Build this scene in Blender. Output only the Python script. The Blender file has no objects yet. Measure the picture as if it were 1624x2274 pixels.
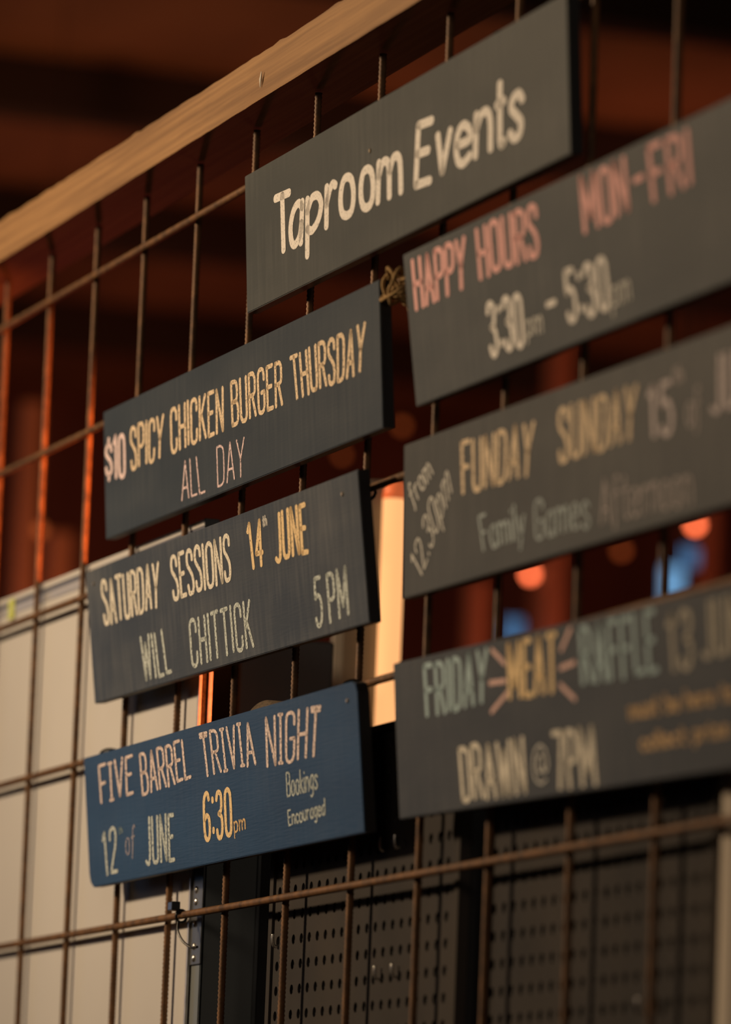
import bpy, bmesh, math, random
from mathutils import Vector, Matrix

random.seed(7)
scene = bpy.context.scene
col = scene.collection
R = math.radians
ZF = 2.75                      # height of the top mesh wire above the floor

# ---------------------------------------------------------------- camera
cam_d = bpy.data.cameras.new('camera')
cam = bpy.data.objects.new('camera', cam_d)
col.objects.link(cam)
scene.camera = cam
yaw, pit, rol = R(70.6124), R(8.3881), R(2.2472)
fw = Vector((-math.sin(yaw) * math.cos(pit), math.cos(yaw) * math.cos(pit), math.sin(pit)))
r0 = fw.cross(Vector((0, 0, 1))).normalized()
u0 = r0.cross(fw)
rt = r0 * math.cos(rol) + u0 * math.sin(rol)
up = u0 * math.cos(rol) - r0 * math.sin(rol)
cam.matrix_world = Matrix(((rt.x, up.x, -fw.x, 6.42368), (rt.y, up.y, -fw.y, -1.76436),
                           (rt.z, up.z, -fw.z, -1.20213 + ZF), (0, 0, 0, 1)))
cam_d.sensor_fit = 'VERTICAL'
cam_d.sensor_height = 36.0
cam_d.sensor_width = 36.0
cam_d.lens = 11695.56 / 2274 * 36.0
cam_d.clip_start = 0.1
cam_d.clip_end = 60
cam_d.dof.use_dof = True
cam_d.dof.focus_distance = 5.62
cam_d.dof.aperture_fstop = 3.5

# ---------------------------------------------------------------- world, exposure
w = bpy.data.worlds.new('world')
scene.world = w
w.use_nodes = True
w.node_tree.nodes['Background'].inputs[0].default_value = (1.0, 0.55, 0.3, 1)
w.node_tree.nodes['Background'].inputs[1].default_value = 0.0
vs = scene.view_settings
vs.view_transform = 'Standard'
vs.look = 'None'
vs.gamma = 1.0
vs.exposure = 0.0
vs.use_curve_mapping = False
scene.cycles.use_denoising = True
scene.cycles.max_bounces = 6
scene.cycles.sample_clamp_indirect = 4

# ---------------------------------------------------------------- lamps of the room, with added fills
def lamp(name, kind, loc, power, color, radius=0.05, target=None, **kw):
    d = bpy.data.lights.new(name, kind)
    d.energy = power
    d.color = color
    if kind in ('POINT', 'SPOT'):
        d.shadow_soft_size = radius
    for k, v in kw.items():
        setattr(d, k, v)
    o = bpy.data.objects.new(name, d)
    col.objects.link(o)
    o.location = loc
    if target is not None:
        o.rotation_euler = (Vector(target) - Vector(loc)).to_track_quat('-Z', 'Y').to_euler()
    return o

lamp('taproom_lamp', 'SPOT', (-0.35, -2.9, 3.30), 430, (1.0, 0.72, 0.45), 0.15, (1.0, 0, 2.72), spot_size=R(70), spot_blend=1.0)
# soft unseen fill added from the right
lamp('right_fill', 'AREA', (7.2, -3.6, 3.6), 24, (1.0, 0.78, 0.58), target=(0.8, 0.05, 2.1), shape='RECTANGLE', size=1.2, size_y=1.0)
lamp('back_fill', 'AREA', (5.2, 1.7, 3.0), 2.5, (1.0, 0.86, 0.70), target=(0.7, 0.15, 2.2), shape='RECTANGLE', size=0.8, size_y=0.8)  # unseen fill added to lift the side faces behind the mesh
# unseen area lights added at the far left for cool and warm paint sheen
lamp('cool_sheen_light', 'AREA', (-8.6, -2.6, 2.6), 7, (0.35, 0.60, 1.0), target=(1.0, 0, 2.0), shape='RECTANGLE', size=1.6, size_y=1.2)
lamp('warm_sheen_light', 'AREA', (-8.2, -4.6, 3.2), 12, (1.0, 0.66, 0.38), target=(2.0, 0, 2.3), shape='RECTANGLE', size=2.0, size_y=1.2)
# orange and red lamps low behind the mesh
lamp('orange_bar_lamp', 'SPOT', (1.00, 0.33, 2.36), 130, (1.0, 0.22, 0.055), 0.02, (0.12, 0, 2.52), spot_size=R(32), spot_blend=0.9)
lamp('red_bar_lamp', 'SPOT', (-1.5, 0.60, 2.30), 8, (1.0, 0.10, 0.07), 0.05, (-0.15, 0, 2.80), spot_size=R(40), spot_blend=0.9)
lamp('orange_edge_fill', 'SPOT', (1.35, 0.42, 2.2), 34, (1.0, 0.17, 0.03), 0.02, (0.85, 0.015, 2.20), spot_size=R(14), spot_blend=0.5)  # narrow spot added to light the whiteboard's end edge orange
# unseen fills added for the far hall, aimed at its end wall and roof
lamp('hall_fill_low', 'SPOT', (-3.2, 0.7, 1.9), 55, (1.0, 0.38, 0.17), 0.1, (-5.6, 2.0, 3.5), spot_size=R(100), spot_blend=0.8)
lamp('hall_fill_right', 'SPOT', (-3.2, 3.4, 1.9), 65, (1.0, 0.28, 0.16), 0.1, (-5.8, 3.4, 3.5), spot_size=R(100), spot_blend=0.8)
lamp('end_wall_fill', 'POINT', (-6.9, 2.2, 1.9), 17, (1.0, 0.30, 0.16), 0.1)
lamp('roof_fill', 'SPOT', (-2.6, 0.6, 3.0), 17, (1.0, 0.46, 0.20), 0.1, (-4.6, 1.8, 4.2), spot_size=R(90), spot_blend=0.9)

# ---------------------------------------------------------------- materials
def nt(name):
    m = bpy.data.materials.new(name)
    m.use_nodes = True
    n = m.node_tree.nodes
    b = n['Principled BSDF']
    return m, n, m.node_tree.links, b

def plain(name, colr, rough=0.6, metal=0.0, spec=0.4, emit=None, strength=0.0):
    m, n, l, b = nt(name)
    b.inputs['Base Color'].default_value = (*colr, 1)
    b.inputs['Roughness'].default_value = rough
    b.inputs['Metallic'].default_value = metal
    b.inputs['Specular IOR Level'].default_value = spec
    if emit:
        b.inputs['Emission Color'].default_value = (*emit, 1)
        b.inputs['Emission Strength'].default_value = strength
    return m

def noisy(name, c1, c2, scale=(8, 8, 8), rough=0.6, metal=0.0, spec=0.4, detail=6, bump=0.0, lo=0.35, hi=0.65, bscale=None, rough2=None):
    m, n, l, b = nt(name)
    tc = n.new('ShaderNodeTexCoord')
    mp = n.new('ShaderNodeMapping')
    mp.inputs['Scale'].default_value = scale
    l.new(tc.outputs['Object'], mp.inputs['Vector'])
    tx = n.new('ShaderNodeTexNoise')
    tx.inputs['Scale'].default_value = 1.0
    tx.inputs['Detail'].default_value = detail
    l.new(mp.outputs['Vector'], tx.inputs['Vector'])
    rp = n.new('ShaderNodeValToRGB')
    rp.color_ramp.elements[0].position = lo
    rp.color_ramp.elements[1].position = hi
    rp.color_ramp.elements[0].color = (*c1, 1)
    rp.color_ramp.elements[1].color = (*c2, 1)
    l.new(tx.outputs['Fac'], rp.inputs['Fac'])
    l.new(rp.outputs['Color'], b.inputs['Base Color'])
    b.inputs['Roughness'].default_value = rough
    b.inputs['Metallic'].default_value = metal
    b.inputs['Specular IOR Level'].default_value = spec
    if bump:
        src = tx
        if bscale:
            mp2 = n.new('ShaderNodeMapping')
            mp2.inputs['Scale'].default_value = bscale
            l.new(tc.outputs['Object'], mp2.inputs['Vector'])
            src = n.new('ShaderNodeTexNoise')
            src.inputs['Scale'].default_value = 1.0
            src.inputs['Detail'].default_value = 4
            l.new(mp2.outputs['Vector'], src.inputs['Vector'])
        bp = n.new('ShaderNodeBump')
        bp.inputs['Strength'].default_value = bump
        bp.inputs['Distance'].default_value = 0.002
        l.new(src.outputs['Fac'], bp.inputs['Height'])
        l.new(bp.outputs['Normal'], b.inputs['Normal'])
    return m

def board_paint(name, c1, c2, dust, seed, rough=0.5, streak=(110, 1, 9)):
    """blackboard paint: brushed along the board, with patches of wiped chalk"""
    m, n, l, b = nt(name)
    tc = n.new('ShaderNodeTexCoord')
    def noise(scale, loc, detail=5):
        mp = n.new('ShaderNodeMapping')
        mp.inputs['Scale'].default_value = scale
        mp.inputs['Location'].default_value = loc
        l.new(tc.outputs['Object'], mp.inputs['Vector'])
        t = n.new('ShaderNodeTexNoise')
        t.inputs['Scale'].default_value = 1
        t.inputs['Detail'].default_value = detail
        l.new(mp.outputs['Vector'], t.inputs['Vector'])
        return t
    a = noise((4, 1, 12), (seed, 0, seed * 2))
    rp = n.new('ShaderNodeValToRGB')
    rp.color_ramp.elements[0].position = 0.3
    rp.color_ramp.elements[1].position = 0.7
    rp.color_ramp.elements[0].color = (*c1, 1)
    rp.color_ramp.elements[1].color = (*c2, 1)
    l.new(a.outputs['Fac'], rp.inputs['Fac'])
    s = noise(streak, (seed * 3, 0, seed), 6)
    p = noise((5, 1, 14), (seed * 5, 0, 1), 2)
    mu = n.new('ShaderNodeMath')
    mu.operation = 'MULTIPLY'
    l.new(s.outputs['Fac'], mu.inputs[0])
    l.new(p.outputs['Fac'], mu.inputs[1])
    mr = n.new('ShaderNodeMapRange')
    mr.inputs['From Min'].default_value = 0.20
    mr.inputs['From Max'].default_value = 0.50
    mr.inputs['To Max'].default_value = dust
    l.new(mu.outputs[0], mr.inputs['Value'])
    mx = n.new('ShaderNodeMixRGB')
    l.new(mr.outputs['Result'], mx.inputs['Fac'])
    l.new(rp.outputs['Color'], mx.inputs['Color1'])
    mx.inputs['Color2'].default_value = (0.42, 0.42, 0.40, 1)
    l.new(mx.outputs['Color'], b.inputs['Base Color'])
    b.inputs['Roughness'].default_value = rough
    b.inputs['Specular IOR Level'].default_value = 0.15
    g = noise((26, 1, 420), (seed, 0, 0), 3)
    bp = n.new('ShaderNodeBump')
    bp.inputs['Strength'].default_value = 0.35
    bp.inputs['Distance'].default_value = 0.0006
    l.new(g.outputs['Fac'], bp.inputs['Height'])
    l.new(bp.outputs['Normal'], b.inputs['Normal'])
    return m

def chalk(name, c, cover=0.42, scale=(620, 1, 300)):
    """crumbly chalk line: the board shows through where the chalk skipped"""
    m, n, l, b = nt(name)
    b.inputs['Base Color'].default_value = (*c, 1)
    b.inputs['Roughness'].default_value = 0.95
    b.inputs['Specular IOR Level'].default_value = 0.1
    tc = n.new('ShaderNodeTexCoord')
    mp = n.new('ShaderNodeMapping')
    mp.inputs['Scale'].default_value = scale
    l.new(tc.outputs['Object'], mp.inputs['Vector'])
    t = n.new('ShaderNodeTexNoise')
    t.inputs['Scale'].default_value = 1
    t.inputs['Detail'].default_value = 3
    l.new(mp.outputs['Vector'], t.inputs['Vector'])
    mr = n.new('ShaderNodeMapRange')
    mr.inputs['From Min'].default_value = cover - 0.02
    mr.inputs['From Max'].default_value = cover + 0.10
    l.new(t.outputs['Fac'], mr.inputs['Value'])
    l.new(mr.outputs['Result'], b.inputs['Alpha'])
    return m

M = {}
M['timber'] = noisy('sawn_timber', (0.23, 0.12, 0.048), (0.38, 0.21, 0.085), (2.5, 120, 150), 0.75, bump=0.15, bscale=(30, 300, 400))
M['rust'] = noisy('rusty_steel', (0.085, 0.042, 0.018), (0.21, 0.10, 0.036), (60, 60, 60), 0.6, 0.15)
M['white_board'] = noisy('white_enamel', (0.56, 0.545, 0.525), (0.63, 0.615, 0.59), (2, 2, 2), 0.55, 0.0, 0.2)
M['aluminium'] = noisy('brushed_aluminium', (0.55, 0.55, 0.58), (0.75, 0.75, 0.76), (3, 90, 90), 0.35, 0.6)
M['groove'] = plain('dark_groove', (0.10, 0.11, 0.15), 0.5)
M['dark_steel'] = noisy('dark_painted_steel', (0.14, 0.165, 0.165), (0.20, 0.22, 0.22), (6, 6, 3), 0.45, 0.2)
M['black_steel'] = plain('black_steel', (0.012, 0.012, 0.013), 0.55)
M['grey_steel'] = noisy('grey_galvanised_steel', (0.06, 0.065, 0.068), (0.12, 0.125, 0.125), (30, 30, 8), 0.4, 0.5)
M['orange_paint'] = plain('orange_rack_paint', (0.75, 0.15, 0.03), 0.5)
M['peg'] = noisy('perforated_board', (0.042, 0.040, 0.040), (0.064, 0.056, 0.050), (5, 5, 5), 0.8, 0.0, 0.08)
M['zinc'] = plain('zinc_plated', (0.75, 0.74, 0.70), 0.25, 0.9)
M['black_plastic'] = plain('black_plastic', (0.015, 0.015, 0.017), 0.3)
M['twine'] = noisy('jute_twine', (0.28, 0.17, 0.06), (0.46, 0.30, 0.13), (300, 300, 300), 0.9)
M['webbing'] = noisy('brown_webbing', (0.05, 0.033, 0.018), (0.11, 0.075, 0.04), (90, 400, 400), 0.8)
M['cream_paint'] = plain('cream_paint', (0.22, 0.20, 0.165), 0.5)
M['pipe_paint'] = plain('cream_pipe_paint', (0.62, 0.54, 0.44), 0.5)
M['screw'] = plain('screw_metal', (0.45, 0.38, 0.28), 0.35, 0.8)
M['raw_wood'] = plain('raw_wood', (0.62, 0.36, 0.17), 0.8)
M['sticker'] = plain('lime_sticker', (0.60, 0.66, 0.16), 0.6)
M['splinter'] = plain('pale_splinter', (0.85, 0.80, 0.70), 0.8)
M['edge_black'] = plain('black_board_edge', (0.02, 0.021, 0.023), 0.6)
M['wall'] = noisy('dark_red_cladding', (0.10, 0.034, 0.022), (0.17, 0.06, 0.036), (1, 6, 1), 0.7)
M['roof'] = noisy('brown_roof_boards', (0.16, 0.075, 0.035), (0.25, 0.12, 0.055), (1, 3, 1), 0.7)
M['rafter'] = plain('dark_rafter', (0.03, 0.016, 0.01), 0.7)
M['floor'] = noisy('concrete', (0.12, 0.11, 0.10), (0.2, 0.19, 0.18), (2, 2, 2), 0.5)
M['post'] = noisy('stained_post', (0.26, 0.10, 0.055), (0.38, 0.15, 0.085), (8, 8, 2), 0.6)
M['tube'] = plain('glowing_diffuser', (0.35, 0.2, 0.1), 0.5, emit=(1.0, 0.46, 0.175), strength=1.12)
M['tube_cap'] = plain('red_end_cap', (0.8, 0.16, 0.05), 0.4, emit=(1.0, 0.20, 0.06), strength=0.45)
M['bulb_red'] = plain('red_bulb', (0.8, 0.2, 0.1), 0.4, emit=(1.0, 0.17, 0.06), strength=6)
M['bulb_orange'] = plain('orange_bulb', (0.8, 0.3, 0.1), 0.4, emit=(1.0, 0.22, 0.05), strength=1.6)
M['bulb_dim'] = plain('dim_orange_bulb', (0.5, 0.2, 0.1), 0.4, emit=(1.0, 0.20, 0.04), strength=0.28)
M['screen'] = plain('blue_screen', (0.02, 0.03, 0.05), 0.2, emit=(0.12, 0.30, 0.60), strength=0.5)
M['screen_bright'] = plain('bright_blue_screen', (0.02, 0.03, 0.05), 0.2, emit=(0.18, 0.42, 0.72), strength=0.85)

PAINT = {
    'tap': board_paint('charcoal_paint_tap', (0.058, 0.068, 0.072), (0.076, 0.085, 0.086), 0.08, 1.3, 0.42),
    'chi': board_paint('charcoal_paint_chi', (0.026, 0.040, 0.058), (0.038, 0.053, 0.070), 0.06, 2.1),
    'sat': board_paint('charcoal_paint_sat', (0.040, 0.054, 0.076), (0.066, 0.078, 0.092), 0.16, 3.7),
    'tri': board_paint('navy_paint', (0.017, 0.048, 0.105), (0.025, 0.070, 0.150), 0.04, 4.9, 0.40),
    'hap': board_paint('charcoal_paint_hap', (0.054, 0.064, 0.070), (0.072, 0.081, 0.085), 0.10, 5.2),
    'fun': board_paint('charcoal_paint_fun', (0.048, 0.053, 0.056), (0.064, 0.069, 0.069), 0.08, 6.4),
    'raf': board_paint('charcoal_paint_raf', (0.044, 0.052, 0.062), (0.062, 0.069, 0.076), 0.08, 7.7),
}
CH = {}
for k, c, cov in [('white', (0.90, 0.87, 0.82), .32), ('thin', (0.72, 0.72, 0.68), .36), ('pink', (0.92, 0.74, 0.74), .34),
                  ('pinkthin', (0.90, 0.72, 0.74), .38), ('yellow', (0.90, 0.73, 0.52), .37), ('cream', (0.86, 0.82, 0.71), .35),
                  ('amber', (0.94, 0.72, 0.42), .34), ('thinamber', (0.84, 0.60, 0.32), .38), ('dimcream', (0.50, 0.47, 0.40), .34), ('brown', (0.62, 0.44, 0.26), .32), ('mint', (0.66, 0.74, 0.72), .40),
                  ('thinmint', (0.62, 0.70, 0.68), .38), ('dimmint', (0.44, 0.52, 0.54), .34), ('scratch', (0.90, 0.76, 0.72), .39), ('thingreen', (0.35, 0.45, 0.42), .45),
                  ('thinpink', (0.55, 0.50, 0.55), .42), ('red', (0.90, 0.52, 0.50), .29), ('mauve', (0.66, 0.59, 0.60), .33),
                  ('thinmauve', (0.48, 0.44, 0.44), .34), ('teal', (0.42, 0.56, 0.60), .30), ('rays', (0.80, 0.55, 0.50), .34)]:
    CH[k] = chalk(k + '_chalk', c, cov)
# ---------------------------------------------------------------- helpers
def link_mesh(name, bm, mat, parent=None, smooth=False):
    me = bpy.data.meshes.new(name)
    bmesh.ops.recalc_face_normals(bm, faces=bm.faces[:])
    bm.to_mesh(me)
    bm.free()
    if smooth:
        for p in me.polygons:
            p.use_smooth = True
    for mm in (mat if isinstance(mat, (list, tuple)) else [mat]):
        me.materials.append(mm)
    o = bpy.data.objects.new(name, me)
    col.objects.link(o)
    if parent is not None:
        o.parent = parent
    return o

def empty(name, loc, label, cat, group=None):
    o = bpy.data.objects.new(name, None)
    o.empty_display_size = 0.05
    col.objects.link(o)
    o.location = loc
    tag(o, label, cat, group)
    return o

def tag(o, label, cat, group=None):
    o['label'] = label
    o['category'] = cat
    if group:
        o['group'] = group
    return o

def struct(o):
    o['kind'] = 'structure'
    return o

def box(bm, x0, x1, y0, y1, z0, z1, bevel=0.0):
    r = bmesh.ops.create_cube(bm, size=1.0)
    vs_ = r['verts']
    for v in vs_:
        v.co = Vector((x0 + (v.co.x + .5) * (x1 - x0), y0 + (v.co.y + .5) * (y1 - y0), z0 + (v.co.z + .5) * (z1 - z0)))
    if bevel:
        es = list({e for v in vs_ for e in v.link_edges})
        bmesh.ops.bevel(bm, geom=es, offset=bevel, segments=2, affect='EDGES', profile=0.6)

def boxm(name, x0, x1, y0, y1, z0, z1, mat, parent=None, bevel=0.0):
    bm = bmesh.new()
    box(bm, x0, x1, y0, y1, z0, z1, bevel)
    return link_mesh(name, bm, mat, parent)

def tube(bm, pts, rad, n=10, closed=False):
    """sweep a circle along points (radius number or list)"""
    pts = [Vector(p) for p in pts]
    rings = []
    N = len(pts)
    prev = None
    for i, p in enumerate(pts):
        if closed:
            t = pts[(i + 1) % N] - pts[i - 1]
        else:
            t = pts[min(i + 1, N - 1)] - pts[max(i - 1, 0)]
        t.normalize()
        if prev is None:
            a = t.orthogonal().normalized()
        else:
            a = (prev - t * prev.dot(t)).normalized()
        prev = a
        b = t.cross(a)
        r = rad[i] if isinstance(rad, (list, tuple)) else rad
        rings.append([bm.verts.new(p + (a * math.cos(2 * math.pi * k / n) + b * math.sin(2 * math.pi * k / n)) * r) for k in range(n)])
    m = N if closed else N - 1
    for i in range(m):
        A, B = rings[i], rings[(i + 1) % N]
        for k in range(n):
            bm.faces.new((A[k], A[(k + 1) % n], B[(k + 1) % n], B[k]))
    if not closed:
        bm.faces.new(rings[0][::-1])
        bm.faces.new(rings[-1])

def spline(pts, sub=5, closed=False):
    P = [Vector(p) for p in pts]
    out = []
    N = len(P)
    rng = range(N if closed else N - 1)
    for i in rng:
        p0 = P[i - 1] if (closed or i > 0) else P[0] * 2 - P[1]
        p1, p2 = P[i], P[(i + 1) % N]
        p3 = P[(i + 2) % N] if (closed or i + 2 < N) else P[-1] * 2 - P[-2]
        for s in range(sub):
            t = s / sub
            out.append(.5 * ((2 * p1) + (p2 - p0) * t + (2 * p0 - 5 * p1 + 4 * p2 - p3) * t * t + (3 * p1 - p0 - 3 * p2 + p3) * t ** 3))
    if not closed:
        out.append(P[-1])
    return out

# ---------------------------------------------------------------- hall shell
struct(boxm('floor', -9.2, 9.2, -6.2, 6.2, -0.2, 0.0, M['floor']))
struct(boxm('wall_back', -9.2, -9.0, -6.2, 6.2, 0.0, 4.25, M['wall']))
struct(boxm('wall_front', 9.0, 9.2, -6.2, 6.2, 0.0, 4.25, M['wall']))
struct(boxm('wall_right', -9.0, 9.0, 6.0, 6.2, 0.0, 4.25, M['wall']))
struct(boxm('wall_left', -9.0, 9.0, -6.2, -6.0, 0.0, 4.25, M['wall']))
struct(boxm('ceiling', -9.2, 9.2, -6.2, 6.2, 4.25, 4.4, M['roof']))

# ---------------------------------------------------------------- timber frame with the rebar mesh
beam = empty('timber_rail', (1.3, 0, 2.8126), 'long pale sawn timber rail carrying the rusty wire mesh', 'beam')
bm = bmesh.new()
nx = 170
xs = [-0.75 + 3.85 * i / nx for i in range(nx + 1)]
prof = []
rows = []
for x in xs:
    jt = random.uniform(-.0011, .0013) + (random.random() < .07) * random.uniform(.0015, .0035)
    jf = random.uniform(-.0004, .0004)
    rows.append([bm.verts.new(Vector((x - 1.3, y, z))) for y, z in
                 ((-0.043 + jf, 0.0), (-0.0435 + jf, 0.0015), (-0.0435 + jf, 0.0508 + jt * .6 + .0008), (-0.041, 0.0525 + jt), (0.042, 0.0535), (0.043, 0.0015), (0.042, 0.0))])
for A, B in zip(rows[:-1], rows[1:]):
    for k in range(7):
        bm.faces.new((A[k], A[(k + 1) % 7], B[(k + 1) % 7], B[k]))
bm.faces.new(rows[0][::-1])
bm.faces.new(rows[-1])
link_mesh('rail', bm, M['timber'], beam)
bm = bmesh.new()
for a, b in (((-.1575, -.0452, .012), (-.151, -.0466, .028)),):
    tube(bm, [a, (Vector(a) + Vector(b)) / 2, b], [.0004, .0019, .0005], 5)
sp = link_mesh('splinter', bm, M['splinter'], beam)
sp['label'] = 'small pale splinter standing off the front face'

mesh = empty('rebar_mesh', (0, 0, 0), 'rusty welded steel reinforcing mesh hanging under the timber rail', 'wire mesh')
def rebar(name, length, axis):
    bm_ = bmesh.new()
    step = 0.0024
    n = int(length / step)
    pts, rad = [], []
    for i in range(n + 1):
        t = i * step
        pts.append((t, 0, 0) if axis == 'x' else (0, 0, t))
        rad.append(0.00435 if i % 2 else 0.0036)
    tube(bm_, pts, rad, 8)
    o = link_mesh(name, bm_, M['rust'], mesh, True)
    return o
# measured places: each wire of the real mesh strays a few millimetres
RODX = {0: (-.0036, .004), 1: (.1975, .207), 2: (.3954, .4016), 3: (.5933, .6010), 4: (.7975, .8000), 5: (.9996, 1.0040), 6: (1.2064, 1.2071),
        7: (1.4095, 1.4091), 8: (1.6085, 1.6065), 9: (1.8016, 1.7965), 10: (1.9965, 2.0046), 11: (2.1987, 2.2032)}
vb = rebar('vertical_bar', 2.8126, 'z')
first = True
for i in range(-2, 14):
    xt, xb = RODX.get(i, (i * .2, i * .2))
    o = vb if first else vb.copy()
    if not first:
        col.objects.link(o)
        o.parent = mesh
    first = False
    slope = (xb - xt) / 1.0          # per metre going down
    o.location = (xt + slope * 2.76, 0, 0)
    o.rotation_euler = (0, -math.atan(slope), 0)
HZ = {0: -.005, 1: -.1968, 2: -.399, 3: -.5995, 4: -.802}
hb = rebar('horizontal_bar', 3.2, 'x')
first = True
for j in (0, 1, 2, 3, 4, 5, 6, 13):
    z = HZ.get(j, -.2 * j)
    o = hb if first else hb.copy()
    if not first:
        col.objects.link(o)
        o.parent = mesh
    first = False
    o.location = (-0.5, -0.008, z + ZF)

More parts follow.
